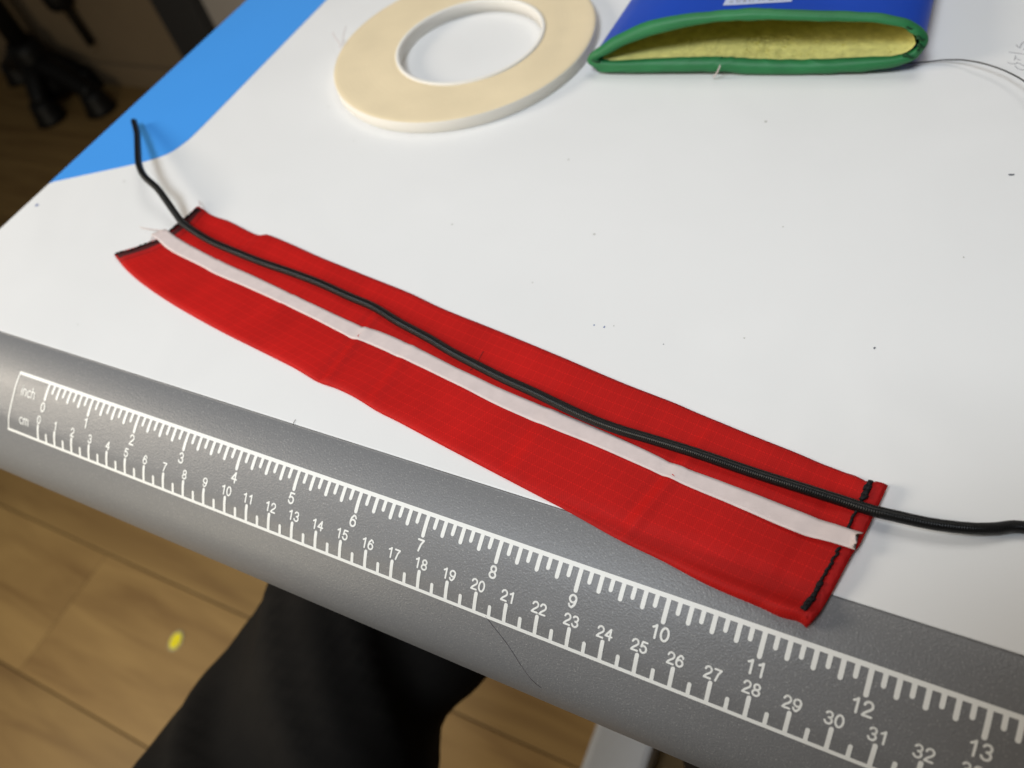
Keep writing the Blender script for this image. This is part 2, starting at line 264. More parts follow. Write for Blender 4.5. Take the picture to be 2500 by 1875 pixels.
o = link('upright', box_mesh('upright', (-128.5, 106, -72), (-116, 113, 140), .4), M_upr, wall, label='dark charcoal upright between the wall panels')

# ------------------------------------------------------------ table with a printed ruler on its rounded front edge
table = thing('table', 'white table with blue border and a ruler printed on its grey rounded front edge', 'table', W(40, 30, -72))
top_bm = box_mesh('tabletop', (-10.35, 0.0, -2.6), (110, 62, 0), .06)
link('tabletop', top_bm, M_white, table)
# blue border panel lies flush on the left side
bl = [(-10.3, 8.6)]+[(p[0], p[1]) for p in D['BLUE'][:-1]]
curve = catmull([(a, b_, 0) for a, b_ in bl[1:]], 5)
poly = [(-10.3, curve[0][1]-.02)]+[(c[0], c[1]) for c in curve if c[0] > -10.3]
poly = [p for p in poly if p[0] <= -4.3]+[(-4.38, 30), (-4.38, 61.9), (-10.3, 61.9)]
bm = bmesh.new(); f_ = bm.faces.new([bm.verts.new(W(x, y, .0)) for x, y in poly])
r_ = bmesh.ops.extrude_face_region(bm, geom=[f_])
for v in [g for g in r_['geom'] if isinstance(g, bmesh.types.BMVert)]: v.co.z += .00018
bmesh.ops.recalc_face_normals(bm, faces=bm.faces)
me = bpy.data.meshes.new('blue_border'); bm.to_mesh(me); bm.free(); link('blue_border', me, M_blue, table)
# profile of the rounded edge, (y, z)
ctl = [(1.0, 0), (0, 0), (-.7, -.095), (-1.41, -.31), (-2.0, -.61), (-2.84, -1.2), (-3.22, -1.6), (-3.62, -2.1), (-3.97, -2.65), (-4.2, -3.2), (-4.33, -3.8), (-4.36, -4.5), (-4.36, -5)]
prof = []
for i in range(1, len(ctl)-2):
    for k in range(12):
        t = k/12; a, b_, c, d = ctl[i-1:i+3]
        prof.append(tuple(.5*((2*b_[j])+(-a[j]+c[j])*t+(2*a[j]-5*b_[j]+4*c[j]-d[j])*t*t+(-a[j]+3*b_[j]-3*c[j]+d[j])*t**3) for j in (0, 1)))
prof.append(ctl[-2])
PS = [0]
for a, b_ in zip(prof, prof[1:]): PS.append(PS[-1]+math.hypot(b_[0]-a[0], b_[1]-a[1]))
def on_prof(s, off=0.):
    for i in range(len(PS)-1):
        if PS[i+1] >= s or i == len(PS)-2:
            t = (s-PS[i])/(PS[i+1]-PS[i]); a, b_ = prof[i], prof[i+1]
            dy, dz = b_[0]-a[0], b_[1]-a[1]; L = math.hypot(dy, dz)
            return a[0]+dy*t+dz/L*off, a[1]+dz*t-dy/L*off
def prof_z(y):
    if y >= 0: return 0.
    for a, b_ in zip(prof, prof[1:]):
        if b_[0] <= y <= a[0]: return a[1]+(b_[1]-a[1])*(y-a[0])/(b_[0]-a[0]-1e-12)
    return -4.5
sec = prof+[(-4.2, -5.1), (-3.6, -5.5), (-2.5, -5.6), (-1.0, -5.6), (-.3, -5.4), (-.12, -5.0), (-.12, -.03), (-.02, -.0)]
xs_ = [-10.35, -10.3]+[x for x in range(-9, 110, 3)]+[109.95, 110]
vs_ = [W(x, y_, z_) for x in xs_ for (y_, z_) in sec]; n = len(sec); fs = []
for i in range(len(xs_)-1):
    for k in range(n):
        fs.append((i*n+k, i*n+(k+1) % n, (i+1)*n+(k+1) % n, (i+1)*n+k))
fs.append(tuple(range(n))); fs.append(tuple((len(xs_)-1)*n+k for k in range(n-1, -1, -1)))
me = mesh('front_edge', vs_, fs)
bm = bmesh.new(); bm.from_mesh(me); bmesh.ops.recalc_face_normals(bm, faces=bm.faces); bm.to_mesh(me); bm.free()
edge = link('front_edge', me, M_grey, table)
PH = .010
def ribbon(lines, width, closed=False):
    """printed strokes with round ends: polylines in (x, s) ruler coordinates -> verts, faces lying on the curved edge"""
    vs2, fs2 = [], []
    hw = width/2
    def add(pts):
        b0 = len(vs2)
        for x, s in pts:
            y_, z_ = on_prof(s, PH); vs2.append(W(x, y_, z_))
        fs2.append(tuple(range(b0, b0+len(pts))))
    for L in lines:
        for (x0, s0), (x1, s1) in zip(L, L[1:]):
            d = math.hypot(x1-x0, s1-s0)
            if d < 1e-6: continue
            ns_ = max(1, int(d/.07)) if abs(s1-s0) > .05 else max(1, int(d/12))
            nx, ny = -(s1-s0)/d*hw, (x1-x0)/d*hw
            for k in range(ns_):
                ta, tb = k/ns_, (k+1)/ns_
                p = [(x0+(x1-x0)*ta, s0+(s1-s0)*ta), (x0+(x1-x0)*tb, s0+(s1-s0)*tb)]
                add([(p[0][0]+nx, p[0][1]+ny), (p[0][0]-nx, p[0][1]-ny), (p[1][0]-nx, p[1][1]-ny), (p[1][0]+nx, p[1][1]+ny)])
        for (x, s) in L:
            add([(x+hw*.98*math.cos(a*math.pi/6), s+hw*.98*math.sin(a*math.pi/6)) for a in range(12)])
    # a hair of height steps so overlapping strokes never share a plane
    return vs2, fs2
def stroke_mesh(name, lines, width):
    v, f_ = ribbon(lines, width)
    bm = bmesh.new(); bv = [bm.verts.new(c) for c in v]
    for i, q in enumerate(f_):
        fc = bm.faces.new([bv[k] for k in q])
        for k in q: bv[k].co.z += (i % 40)*2e-8
    bmesh.ops.recalc_face_normals(bm, faces=bm.faces)
    for fc in bm.faces:
        if fc.normal.z < 0: fc.normal_flip()
    me = bpy.data.meshes.new(name); bm.to_mesh(me); bm.free(); return me
# frame of the scale
link('scale_line', stroke_mesh('scale_line', [[(-1.77, 1.385), (60, 1.385)]], .13), M_print, edge)
link('scale_line', stroke_mesh('scale_line', [[(-1.90, 3.79), (60, 3.79)]], .11), M_print, edge)
link('scale_line', stroke_mesh('scale_line', [[(-1.78, 1.35), (-1.78, 2.2), (-1.82, 3.0), (-1.88, 3.79)]], .07), M_print, edge)
OX = W(0, 0, 0)
def tick(proto, x):
    link('tick_mark', proto, None, edge, loc=Vector((x*S, 0, 0))+Vector(OX)-Vector(OX)-parent_world(edge)+TAB0)
def proto_tick(s0, s1, w_):
    me = stroke_mesh('tick_mark', [[(0, s0), (0, s1)]], w_); me.materials.append(M_print); return me
TAB0 = Vector((0, 0, 0))
t_long = proto_tick(1.42, 2.08, .125); t_mid = proto_tick(1.42, 1.89, .125); t_sh = proto_tick(1.42, 1.74, .12)
c_long = proto_tick(3.18, 3.76, .115); c_sh = proto_tick(3.43, 3.76, .11)
def put_tick(me, x):
    o = link('tick_mark', me, None, edge, loc=Vector((x*S, 0, 0))); o.matrix_parent_inverse = Matrix.Translation(-parent_world(edge))
for k in range(14*8+1): put_tick(t_long if k % 8 == 0 else (t_mid if k % 2 == 0 else t_sh), .08+k*2.54/8*.9985)
for k in range(35*2+1): put_tick(c_long if k % 2 == 0 else c_sh, -.02+k*.5)
# stroke digits in a plain grotesque, unit box 0..0.62 x 0..1 (y down)
def arc(cx, cy, rx, ry, a0, a1, n=10): return [(cx+rx*math.cos(math.radians(a0+(a1-a0)*i/n)), cy+ry*math.sin(math.radians(a0+(a1-a0)*i/n))) for i in range(n+1)]
G = {'0': [arc(.31, .5, .25, .44, 0, 360, 20)],
 '1': [[(.14, .24), (.27, .17), (.37, .06), (.37, .94)]],
 '2': [arc(.31, .31, .23, .25, 185, 380, 9)+[(.46, .50), (.20, .74), (.07, .94), (.56, .94)]],
 '3': [arc(.30, .28, .21, .22, 200, 450, 10)+arc(.30, .71, .24, .23, 270, 525, 12)],
 '4': [[(.43, .94), (.43, .07), (.06, .66), (.58, .66)]],
 '5': [[(.53, .07), (.17, .07), (.11, .48)]+arc(.30, .65, .24, .28, 215, 520, 13)],
 '6': [arc(.31, .30, .22, .24, -15, -95, 5)+[(.12, .30), (.07, .55)]+arc(.31, .67, .24, .26, 180, -180, 18)],
 '7': [[(.07, .08), (.55, .08), (.36, .42), (.24, .94)]],
 '8': [arc(.31, .28, .20, .21, 90, 450, 16), arc(.31, .72, .24, .22, 270, 630, 16)],
 '9': [arc(.31, .70, .22, .24, 165, 85, 5)+[(.50, .70), (.55, .45)]+arc(.31, .33, .24, .26, 0, -360, 18)],
 'i': [[(.12, .36), (.12, .94)], [(.12, .10), (.12, .13)]],
 'n': [[(.08, .36), (.08, .94)], [(.08, .56)]+arc(.26, .53, .17, .17, 200, 350, 6)+[(.44, .94)]],
 'c': [arc(.30, .65, .23, .29, -45, -315, 12)],
 'h': [[(.08, .06), (.08, .94)], [(.08, .56)]+arc(.26, .53, .17, .17, 200, 350, 6)+[(.44, .94)]],
 'm': [[(.08, .36), (.08, .94)], [(.08, .56)]+arc(.24, .53, .15, .17, 200, 350, 6)+[(.40, .94)], [(.40, .56)]+arc(.56, .53, .15, .17, 200, 350, 6)+[(.72, .94)]]}
ADV = {'i': .26, 'n': .56, 'c': .56, 'h': .56, 'm': .84}
def put_text(txt, xc, s0, h, name, wd=.045, adv=.66):
    tot = sum(ADV.get(c_, adv) for c_ in txt)*h; x = xc-tot/2; L = []
    for c_ in txt:
        for l in G[c_]: L.append([(x+a*h, s0+b_*h) for a, b_ in l])
        x += ADV.get(c_, adv)*h
    link(name, stroke_mesh(name, L, wd), M_print, edge)
for i in range(14): put_text(str(i), .08+i*2.54*.9985, 2.19, .40, 'numeral', .062, .68)
for i in range(36): put_text(str(i), -.0+i, 2.75, .345, 'numeral', .055, .70)
put_text('inch', -.95, 1.78, .46, 'unit_word', .048); put_text('cm', -.88, 2.93, .44, 'unit_word', .048)
# T-shaped legs of the table
for x0 in (13.0, 88.0):
    leg = link('leg', box_mesh('leg', (x0+.8, 27, -66), (x0+5, 34, -2.62), .4), M_steel, table)
    link('foot_bar', box_mesh('foot_bar', (x0, -2, -71.6), (x0+6.2, 58, -65.2), .7), M_steel, leg)

# marks on the table top: pen dots, specks, pencil scribble
def blob(c, r, e=1., rot=0, seed=0):
    rnd = random.Random(seed); n = 9; out = []
    for k in range(n):
        a = 2*math.pi*k/n; rr = r*(1+rnd.uniform(-.3, .3)); x = math.cos(a)*rr*e; y_ = math.sin(a)*rr
        out.append((c[0]+x*math.cos(rot)-y_*math.sin(rot), c[1]+x*math.sin(rot)+y_*math.cos(rot)))
    return out
def flat_patch(name, polys, z, m_, parent, **kw):
    v, f_ = [], []
    for P in polys:
        b0 = len(v); v += [W(x, y_, z(x, y_) if callable(z) else z) for x, y_ in P]; f_.append(tuple(range(b0, b0+len(P))))
    return link(name, mesh(name, v, f_, False), m_, parent, **kw)
dots = D['DOTS']
sizes = [(.09, M_blueink), (.030, M_blueink), (.034, M_blueink), (.02, M_speck), (.022, M_ink), (.05, M_ink), (.06, M_speck), (.05, M_speck), (.04, M_speck), (.05, M_speck), (.05, M_speck), (.028, M_ink), (.03, M_speck), (.03, M_speck), (.05, M_speck), (.05, M_speck), (.03, M_speck)]
for i, (d, (r, m_)) in enumerate(zip(dots, sizes)):
    if i in (10, 15): continue
    flat_patch('ink_dot' if m_ is not M_speck else 'speck', [blob(d, r, 1.8 if i in (3, 5, 11) else 1.1, i*.7, i)], .009, m_, table)
rs = random.Random(3)
pol = []
for k in range(5):
    x, y_ = rs.uniform(-3, 31), rs.uniform(1, 26); pol.append(blob((x, y_), rs.uniform(.012, .028), rs.uniform(1, 2), rs.uniform(0, 3), 50+k))
flat_patch('dust', pol, .008, M_speck, table, kind='stuff')
def thin_line(name, P, r, m_, parent=None, **kw):
    Q = catmull(P, 5); return link(name, tube(name, Q, r, 6), m_, parent, **kw)
for L in D['SCR']:
    thin_line('pencil_mark', [(p[0], p[1], .004) for p in L], .022, M_pencil, table)
# hair lying across the front edge, lint by the strip
def tagl(o, label, cat, group=None):
    o['label'] = label; o['category'] = cat
    if group: o['group'] = group
    return o
tagl(thin_line('hair', [(p[0], p[1], p[2]+.0) for p in D['HAIRG']], .006, M_hair), 'long fine dark hair lying across the grey front edge below the 20 cm mark', 'hair')
tagl(thin_line('lint', [(p[0], p[1], .02) for p in D['HAIRT']], .007, M_hair), 'tiny dark wisp of lint just above the grey edge near 5 inches', 'lint')

# ------------------------------------------------------------ red fabric strip
def lerp_curve(P, t):
    n = len(P)-1; f_ = max(0, min(1, t))*n; i = min(n-1, int(f_)); return P[i].lerp(P[i+1], f_-i)
TOPc = resample(catmull(D['TOP'], 4), 200); BOTc = resample(catmull(D['BOT'], 4), 200)
LEFc = resample(D['LEFT'], 60); RIGc = resample(D['RIGHT'], 60)
def fbase(y): return prof_z(y)*.86 if y < 0 else 0.
def seg_d(x, y, a, b_):
    ax, ay, bx, by = *a, *b_; t = ((x-ax)*(bx-ax)+(y-ay)*(by-ay))/((bx-ax)**2+(by-ay)**2); tc_ = max(0, min(1, t))
    s = ((x-ax)*(by-ay)-(y-ay)*(bx-ax))/math.hypot(bx-ax, by-ay)
    return s, math.hypot(x-(ax+(bx-ax)*tc_), y-(ay+(by-ay)*tc_)), t
CR = [((12.1, 4.6), (11.9, 1.6), .035, .16), ((4.7, 8.3), (3.8, 6.6), .03, .14), ((24.8, 2.9), (23.9, 0.1), .03, .18), ((14.3, 4.2), (14.0, 1.0), .02, .2), ((20.3, 3.6), (19.9, .8), .015, .25), ((8.4, 5.6), (8.0, 4.4), .015, .2)]
def fz(x, y):
    """height of the cloth's upper face (cm)"""
    z = fbase(y)+.13
    z += .032*noise.noise(Vector((x*.30, y*.45, 1.3)))+.018*noise.noise(Vector((x*.9, y*.8, 4.)))
    for a, b_, amp, wd in CR:
        s, dd, t = seg_d(x, y, a, b_)
        k = math.exp(-(max(0, dd)/ .9)**2) if not 0 <= t <= 1 else 1.
        z += 1.9*amp*k*(math.exp(-(s/wd)**2)-.8*math.exp(-((s-wd*1.7)/wd)**2))
    # trough where the cloth bends over the edge, ridge shaped for a shaded band
    if 18 < x < 32:
        g = math.exp(-((y+.18-(x-26)*-.03)/.38)**2); g2 = math.exp(-((y+1.0)/.5)**2)
        fade = min(1, (x-18)/5)*min(1, max(0, (31-x)/2)); z += fade*(-.13*g+.22*g2)
    return z
def end_lift(u): return .16*max(0, (u-.93)/.07)**2+.05*max(0, (.05-u)/.05)
NU, NV = 300, 44
vs_, uv = [], []
for i in range(NU+1):
    u = i/NU
    for j in range(NV+1):
        v = j/NV
        Tu, Bu, Lv, Rv = lerp_curve(TOPc, u), lerp_curve(BOTc, u), lerp_curve(LEFc, v), lerp_curve(RIGc, v)
        c00, c01, c10, c11 = TOPc[0], BOTc[0], TOPc[-1], BOTc[-1]
        p = (1-v)*Tu+v*Bu+(1-u)*Lv+u*Rv-((1-u)*(1-v)*c00+u*(1-v)*c10+(1-u)*v*c01+u*v*c11)
        edge_d = min(v, 1-v)*5.0; ru = 1-math.exp(-(edge_d/.10)**1.2)
        z = fz(p.x, p.y)+end_lift(u)
        low = fbase(p.y)+.03+end_lift(u)*.9
        z = low+(z-low)*(.35+.65*ru)
        # pucker along the two hems
        for uc, am in ((.962, .05), (.03, .03)):
            k = math.exp(-((u-uc)/.008)**2); z -= am*k
        if u > .965: z += .025*math.sin(v*34)*math.exp(-((u-.985)/.02)**2)*(.4+abs(v-.5))
        z = max(z, prof_z(p.y)+.05)
        vs_.append((p.x, p.y, z)); uv.append((u*33.5, v*5.0+.1*math.sin(u*9)))
nv = len(vs_); fs = []
low = [(x, y, max(prof_z(y)+.006, fbase(y)+.015+end_lift((i//(NV+1))/NU)*.9)) for i, (x, y, z) in enumerate(vs_)]
for i in range(NU):
    for j in range(NV):
        a = i*(NV+1)+j; q = (a, a+1, a+NV+2, a+NV+1); fs.append(q[::-1])
per = [j for j in range(NV+1)]+[i*(NV+1)+NV for i in range(1, NU+1)]+[NU*(NV+1)+j for j in range(NV-1, -1, -1)]+[i*(NV+1) for i in range(NU-1, 0, -1)]
for k in range(len(per)):
    a, b_ = per[k], per[(k+1) % len(per)]; fs.append((a, b_, b_+nv, a+nv))
me = mesh('cloth_body', [W(*p) for p in vs_+low], fs, uvs=uv+uv)
bm = bmesh.new(); bm.from_mesh(me); bmesh.ops.recalc_face_normals(bm, faces=bm.faces); bm.to_mesh(me); bm.free()
strip = thing('fabric_strip', 'red ripstop cloth sleeve with black hem stitching lying across the table and its grey edge', 'fabric strip', W(15, 4, 0))
link('cloth_body', me, M_red, strip)
def surf(u, v, lift=0.):
    i = min(NU, max(0, int(round(u*NU)))); j = min(NV, max(0, int(round(v*NV)))); p = vs_[i*(NV+1)+j]; return (p[0], p[1], p[2]+lift)
def near_z(x, y):
    best = min(range(0, len(vs_)), key=lambda k: (vs_[k][0]-x)**2+(vs_[k][1]-y)**2); return vs_[best][2]
# folded hem flap outside the right stitch line
ST = resample(catmull([(p[0], p[1], 0) for p in D['ST']], 5), 60)
nh, fsl, hv_ = 8, [], []
for i in range(60):
    a = ST[i]; t_ = i/59; b_ = lerp_curve(RIGc, .0+t_*1.0)
    for j in range(nh+1):
        s = j/nh; x = a.x+(b_.x-a.x)*s*1.0+.03*math.sin(i*1.3)*s*(1-s); y = a.y+(b_.y-a.y)*s
        zz = near_z(x, y)+.015+.045*math.sin(math.pi*min(1, s*1.05)**.8)+.02*math.sin(i*.8)*s*(1-s)*2
        hv_.append(W(x, y, zz-(.07 if s > .97 else 0)-(.03 if s < .05 else 0)))
for i in range(59):
    for j in range(nh):
        a = i*(nh+1)+j; fsl.append((a, a+nh+1, a+nh+2, a+1))
link('hem', mesh('hem', hv_, fsl), M_redin, strip, label='darker folded hem flap at the right end')
# narrow dark hem at the left end
def band(name, u0, u1, v0, v1, m_, lift, nv_=30, lab=None, amp=.0):
    v_, f2 = [], []
    for i in range(nv_+1):
        v = v0+(v1-v0)*i/nv_
        for k in range(4):
            u = u0+(u1-u0)*k/3; p = surf(u, v, lift+(.035*math.sin(math.pi*k/3)))
            v_.append(W(*p))
    for i in range(nv_):
        for k in range(3): a = i*4+k; f2.append((a, a+1, a+5, a+4))
    o = link(name, mesh(name, v_, f2), m_, strip)
    if lab: o['label'] = lab
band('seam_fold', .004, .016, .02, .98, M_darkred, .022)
band('hem', .0, .022, .0, 1.0, M_redin, .012, lab='narrow folded hem at the left end')
# stitches: short thread loops following the seam, joined per seam
def below(p, q, a): return (q[0]-p[0])*(a.y-p[1])-(q[1]-p[1])*(a.x-p[0]) < 0
def seam(name, P, step, r, m_, seed, thick=None):
    rnd = random.Random(seed); P = resample(catmull([(p[0], p[1], 0) for p in P], 6), max(3, int(sum((Vector(a[:2]+[0])-Vector(b_[:2]+[0])).length for a, b_ in zip(P, P[1:]))/step)))
    V, F = [], []
    for i in range(len(P)-1):
        a, b_ = P[i], P[i+1]; t_ = i/(len(P)-1); d = (b_-a).normalized(); nn = Vector((-d.y, d.x, 0))
        th = thick(t_) if thick else 1.
        if seed == 1 and below(D['TT'][-3], D['TT'][-1], a) and not below(D['TB'][-3], D['TB'][-1], a): continue
        for rep in range(1 if th < 1.4 else 3):
            o1, o2 = rnd.uniform(-.6, .6)*r*th*1.1, rnd.uniform(-.6, .6)*r*th*1.1
            p0 = a-d*step*.12+nn*(o1+r*.5); p3 = b_+d*step*.12+nn*(o2-r*.5); pts = []
            for k in range(6):
                q = p0.lerp(p3, k/5); zq = near_z(q.x, q.y)+.035+(r*1.3*math.sin(math.pi*k/5))+(.03*th-.03); pts.append(Vector((q.x, q.y, zq)))
            me_ = tube('s', pts, lambda f_, a_: r*(.6+.5*math.sin(math.pi*f_))*(1+.25*(th-1)), 6)
            b0 = len(V); V += [v.co.copy() for v in me_.vertices]; F += [tuple(b0+k for k in p_.vertices) for p_ in me_.polygons]; bpy.data.meshes.remove(me_)
    return link(name, mesh(name, V, F), m_, strip)
seam('stitching', D['ST'], .15, .038, M_thread, 1, lambda t: 2.6 if t < .14 else (1.2 if t < .72 else 1.2+(t-.72)*6.5))
seam('stitching', D['STL1'], .2, .035, M_thread, 2, lambda t: 1.6)
seam('stitching', D['STL2'], .2, .035, M_thread, 3, lambda t: 1.3)
for i, P in enumerate(D['FRAY']):
    o = thin_line('frayed_thread', [(p[0], p[1], .12+.05*k) for k, p in enumerate(P)], .021, M_fluff, strip)
HF = [[(p[0], p[1], near_z(p[0], p[1])+.012) for p in L] for L in D['HAIRF']]
tagl(thin_line('hair', HF[0], .008, M_hair), 'short fine black hair on the red cloth just above the cord', 'hair')
tagl(thin_line('hair', HF[1], .008, M_hair), 'tiny black hair end on the red cloth between cord and white tape', 'hair')

# ------------------------------------------------------------ white tape strip stuck along the cloth
T1 = resample(catmull(D['TT'], 4), 150); T2 = resample(catmull(D['TB'], 4), 150)
def tape_mesh(i0, i1, name, lift, jag=False):
    V, F = [], []; nw = 6
    for i in range(i0, i1):
        for j in range(nw+1):
            p = T1[i].lerp(T2[i], j/nw)
            z = near_z(p.x, p.y)+lift+.10*(lambda t: t*t*(3-2*t))(max(0, min(1, (i-131)/14)))+.05*max(0, min(1, (9-i)/4))
            V.append(W(p.x, p.y, z))
    if jag:
        rj = [.10, -.08, -.16, -.10, -.02, -.12, .03]; d = (T1[-1]-T1[-4]).normalized()
        for j in range(nw+1):
            p = T1[-1].lerp(T2[-1], j/nw)+d*rj[j]; V.append(W(p.x, p.y, near_z(T1[-1].x, T1[-1].y)+lift+.105+(.02 if j in (1, 5) else 0)))
    rows = len(V)//(nw+1)
    for i in range(rows-1):
        for j in range(nw):
            a = i*(nw+1)+j; F.append((a, a+nw+1, a+nw+2, a+1))
    me = mesh(name, V, F)
    bm = bmesh.new(); bm.from_mesh(me)
    for fc in bm.faces:
        if fc.normal.z < 0: fc.normal_flip()
    r = bmesh.ops.extrude_face_region(bm, geom=bm.faces[:])
    for v in [g for g in r['geom'] if isinstance(g, bmesh.types.BMVert)]: v.co.z += .00012
    bmesh.ops.recalc_face_normals(bm, faces=bm.faces); bm.to_mesh(me); bm.free(); return me
tagl(link('tape_strip', tape_mesh(0, 150, 'tape_strip', .016, True), M_tapew), 'long translucent white tape strip stuck lengthwise on the red cloth, torn at its right end', 'tape')

# ------------------------------------------------------------ black elastic cord
cp = [Vector(p) for p in D['CORD']]
for p in cp[9:-8]:
    p.z = near_z(p.x, p.y)+.165 if -1 < p.x < 31 else p.z
cp += [Vector((35.0, 3.5, .17)), Vector((37.5, 4.4, .17)), Vector((40.5, 6.4, .17)), Vector((43, 9.5, .17))]
for p in cp[-10:]:
    p.z = max(p.z, .165)
cq = resample(catmull(cp, 8), 420)
ctag = link('elastic_cord', tube('elastic_cord', cq, lambda f_, a: .158*(1+.012*math.sin(f_*900)), 20), M_cord)
tagl(ctag, 'long black braided elastic cord running over the red cloth', 'cord')

# ------------------------------------------------------------ roll of double sided tape
roll = thing('tape_roll', 'flat wide roll of narrow double sided tape with tan side and white core', 'tape roll', W(7.2, 22.3, 0))
cxo, cyo, ro_, cxi, cyi, ri_, H = 7.18, 22.34, 6.72, 7.62, 22.36, 3.85, .60
NA, NR = 160, 26
def ring_pt(a, s, z): # s 0 inner .. 1 outer
    ox, oy = cxo+ro_*math.cos(a), cyo+ro_*math.sin(a); ix, iy = cxi+ri_*math.cos(a), cyi+ri_*math.sin(a)
    return W(ix+(ox-ix)*s, iy+(oy-iy)*s, z)
V, F = [], []
for i in range(NA):
    a = 2*math.pi*i/NA
    for j in range(NR+1):
        s = j/NR; z = H+.012*math.sin(s*75)+.02*noise.noise(Vector((math.cos(a)*2, math.sin(a)*2, s*3)))-(.03 if j in (0, NR) else 0)
        V.append(ring_pt(a, s, z))
for i in range(NA):
    for j in range(NR):
        a0 = i*(NR+1)+j; a1 = ((i+1) % NA)*(NR+1)+j; F.append((a0, a0+1, a1+1, a1))
link('tape_layers', mesh('tape_layers', V, F), M_tan, roll)
V, F = [], []
pr_ = [(1.0, H-.03), (1.012, H-.07), (1.014, .08), (1.005, .015), (.0, .015)]
for i in range(NA):
    a = 2*math.pi*i/NA
    for s, z in pr_: V.append(ring_pt(a, s, z+.0))
n = len(pr_)
for i in range(NA):
    for j in range(n-1): a0 = i*n+j; a1 = ((i+1) % NA)*n+j; F.append((a0, a0+1, a1+1, a1))
link('outer_wrap', mesh('outer_wrap', V, F), M_cream, roll)
V, F = [], []
pr_ = [(0, .0), (0, H-.02), (-.01, H+.05), (-.05, H+.07), (-.16, H+.07), (-.20, H+.04), (-.21, H-.03), (-.21, .02), (0, .0)]
for i in range(NA):
    a = 2*math.pi*i/NA
    for d, z in pr_: r = ri_+d; V.append(W(cxi+r*math.cos(a), cyi+r*math.sin(a), z))
n = len(pr_)
for i in range(NA):
    for j in range(n-1): a0 = i*n+j; a1 = ((i+1) % NA)*n+j; F.append((a0, a1, a1+1, a0+1))
link('core', mesh('core', V, F), M_core, roll)
thin_line('loose_thread', [(.5, 20.9, .62), (.45, 21.1, .75), (-.1, 21.5, .78), (-.7, 22.1, .7)], .02, M_fluff, roll)
thin_line('loose_thread', [(.4, 21.3, .5), (.1, 21.9, .62), (-.45, 23.0, .55)], .016, M_fluff, roll)

# ------------------------------------------------------------ blue pouch with green bound opening
pouch = thing('pouch', 'royal blue vinyl pouch with green bound mouth and yellow fleece lining behind the red cloth', 'pouch', W(21, 24, 0))
GO = [Vector(p) for p in D['GO']]; GI = [Vector(p) for p in D['GI']]
NL = 200
go = resample(catmull(GO, 6, True)+[GO[0]], NL+1)[:-1]; gi0 = catmull(GI, 6, True)
# match inner ring by angle around the centre
cen = sum(go, Vector())/NL
def ang(p): return math.atan2((p.z-cen.z)*4.2, p.x-cen.x)
gi = [min(gi0, key=lambda q: abs((ang(q)-ang(p)+math.pi) % (2*math.pi)-math.pi)) for p in go]
gi = [(gi[i-1]+gi[i]*2+gi[(i+1) % NL])/4 for i in range(NL)]
mid = [(a+b_)/2 for a, b_ in zip(go, gi)]; rad = [max(.26, (a-b_).length/2) for a, b_ in zip(go, gi)]
V, F = [], []; nb = 14; rad = [r*(.93+.05*math.sin(i*.75)*(.5+.5*math.sin(i*.17))) for i, r in enumerate(rad)]
PLEAT = [Vector(p) for p in ((27.69, 23.02, 1.06), (27.55, 23.11, 1.42), (27.25, 22.87, .77), (26.9, 23.15, 1.76), (27.6, 23.0, .9), (15.26, 21.36, .56), (15.1, 21.3, .78))]
PI_ = [min(range(NL), key=lambda i: (gi[i]-q).length) for q in PLEAT]
def pleat(i):
    return sum(w_*math.exp(-(min(abs(i-c), NL-abs(i-c))/1.3)**2) for c, w_ in zip(PI_, (.75, .7, .6, .4, .55, .5, .35)))
for i in range(NL):
    e = (go[i]-gi[i]).normalized(); fwd = Vector((.12, -1, .25)).normalized()
    for k in range(nb):
        a = 2*math.pi*k/nb; wob = 1+.02*math.sin(i*.6)+.06*noise.noise(Vector((i*.16, k*.4, 0)))
        rr = rad[i]*wob
        # gathered pleats at the tight right-hand bend
        rr *= 1-min(.8, pleat(i))*max(0., .25-math.cos(a))/1.25
        if mid[i].x > 26.5: rr *= 1+.05*math.sin(i*.9)
        q = mid[i]+e*math.cos(a)*rr+fwd*math.sin(a)*.30*(1-.5*min(.8, pleat(i)))
        q.z = max(q.z, .012); V.append(W(*q))
for i in range(NL):
    for k in range(nb):
        a0 = i*nb; a1 = ((i+1) % NL)*nb; F.append((a0+k, a0+(k+1) % nb, a1+(k+1) % nb, a1+k))
me = mesh('binding', V, F); bm = bmesh.new(); bm.from_mesh(me); bmesh.ops.recalc_face_normals(bm, faces=bm.faces); bm.to_mesh(me); bm.free()
link('binding', me, M_green, pouch)
for c_, t0_, t1_, w_ in zip(PI_[:6], (-.5, -.5, -.6, -.3, -.2, -.6), (.8, .7, .6, .5, .3, .5), (.085, .075, .07, .05, .05, .06)):  # dark green slivers painting the shade inside the gathered creases
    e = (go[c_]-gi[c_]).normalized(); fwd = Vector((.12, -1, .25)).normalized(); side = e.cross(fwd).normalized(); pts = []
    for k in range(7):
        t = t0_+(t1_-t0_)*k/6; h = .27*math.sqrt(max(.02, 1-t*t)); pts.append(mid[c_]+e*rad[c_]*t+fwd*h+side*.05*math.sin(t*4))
    link('crease_shade', tube('crease_shade', pts, lambda f_, a: w_*(1-f_)**.8+.006, 8), M_dgreen, pouch)
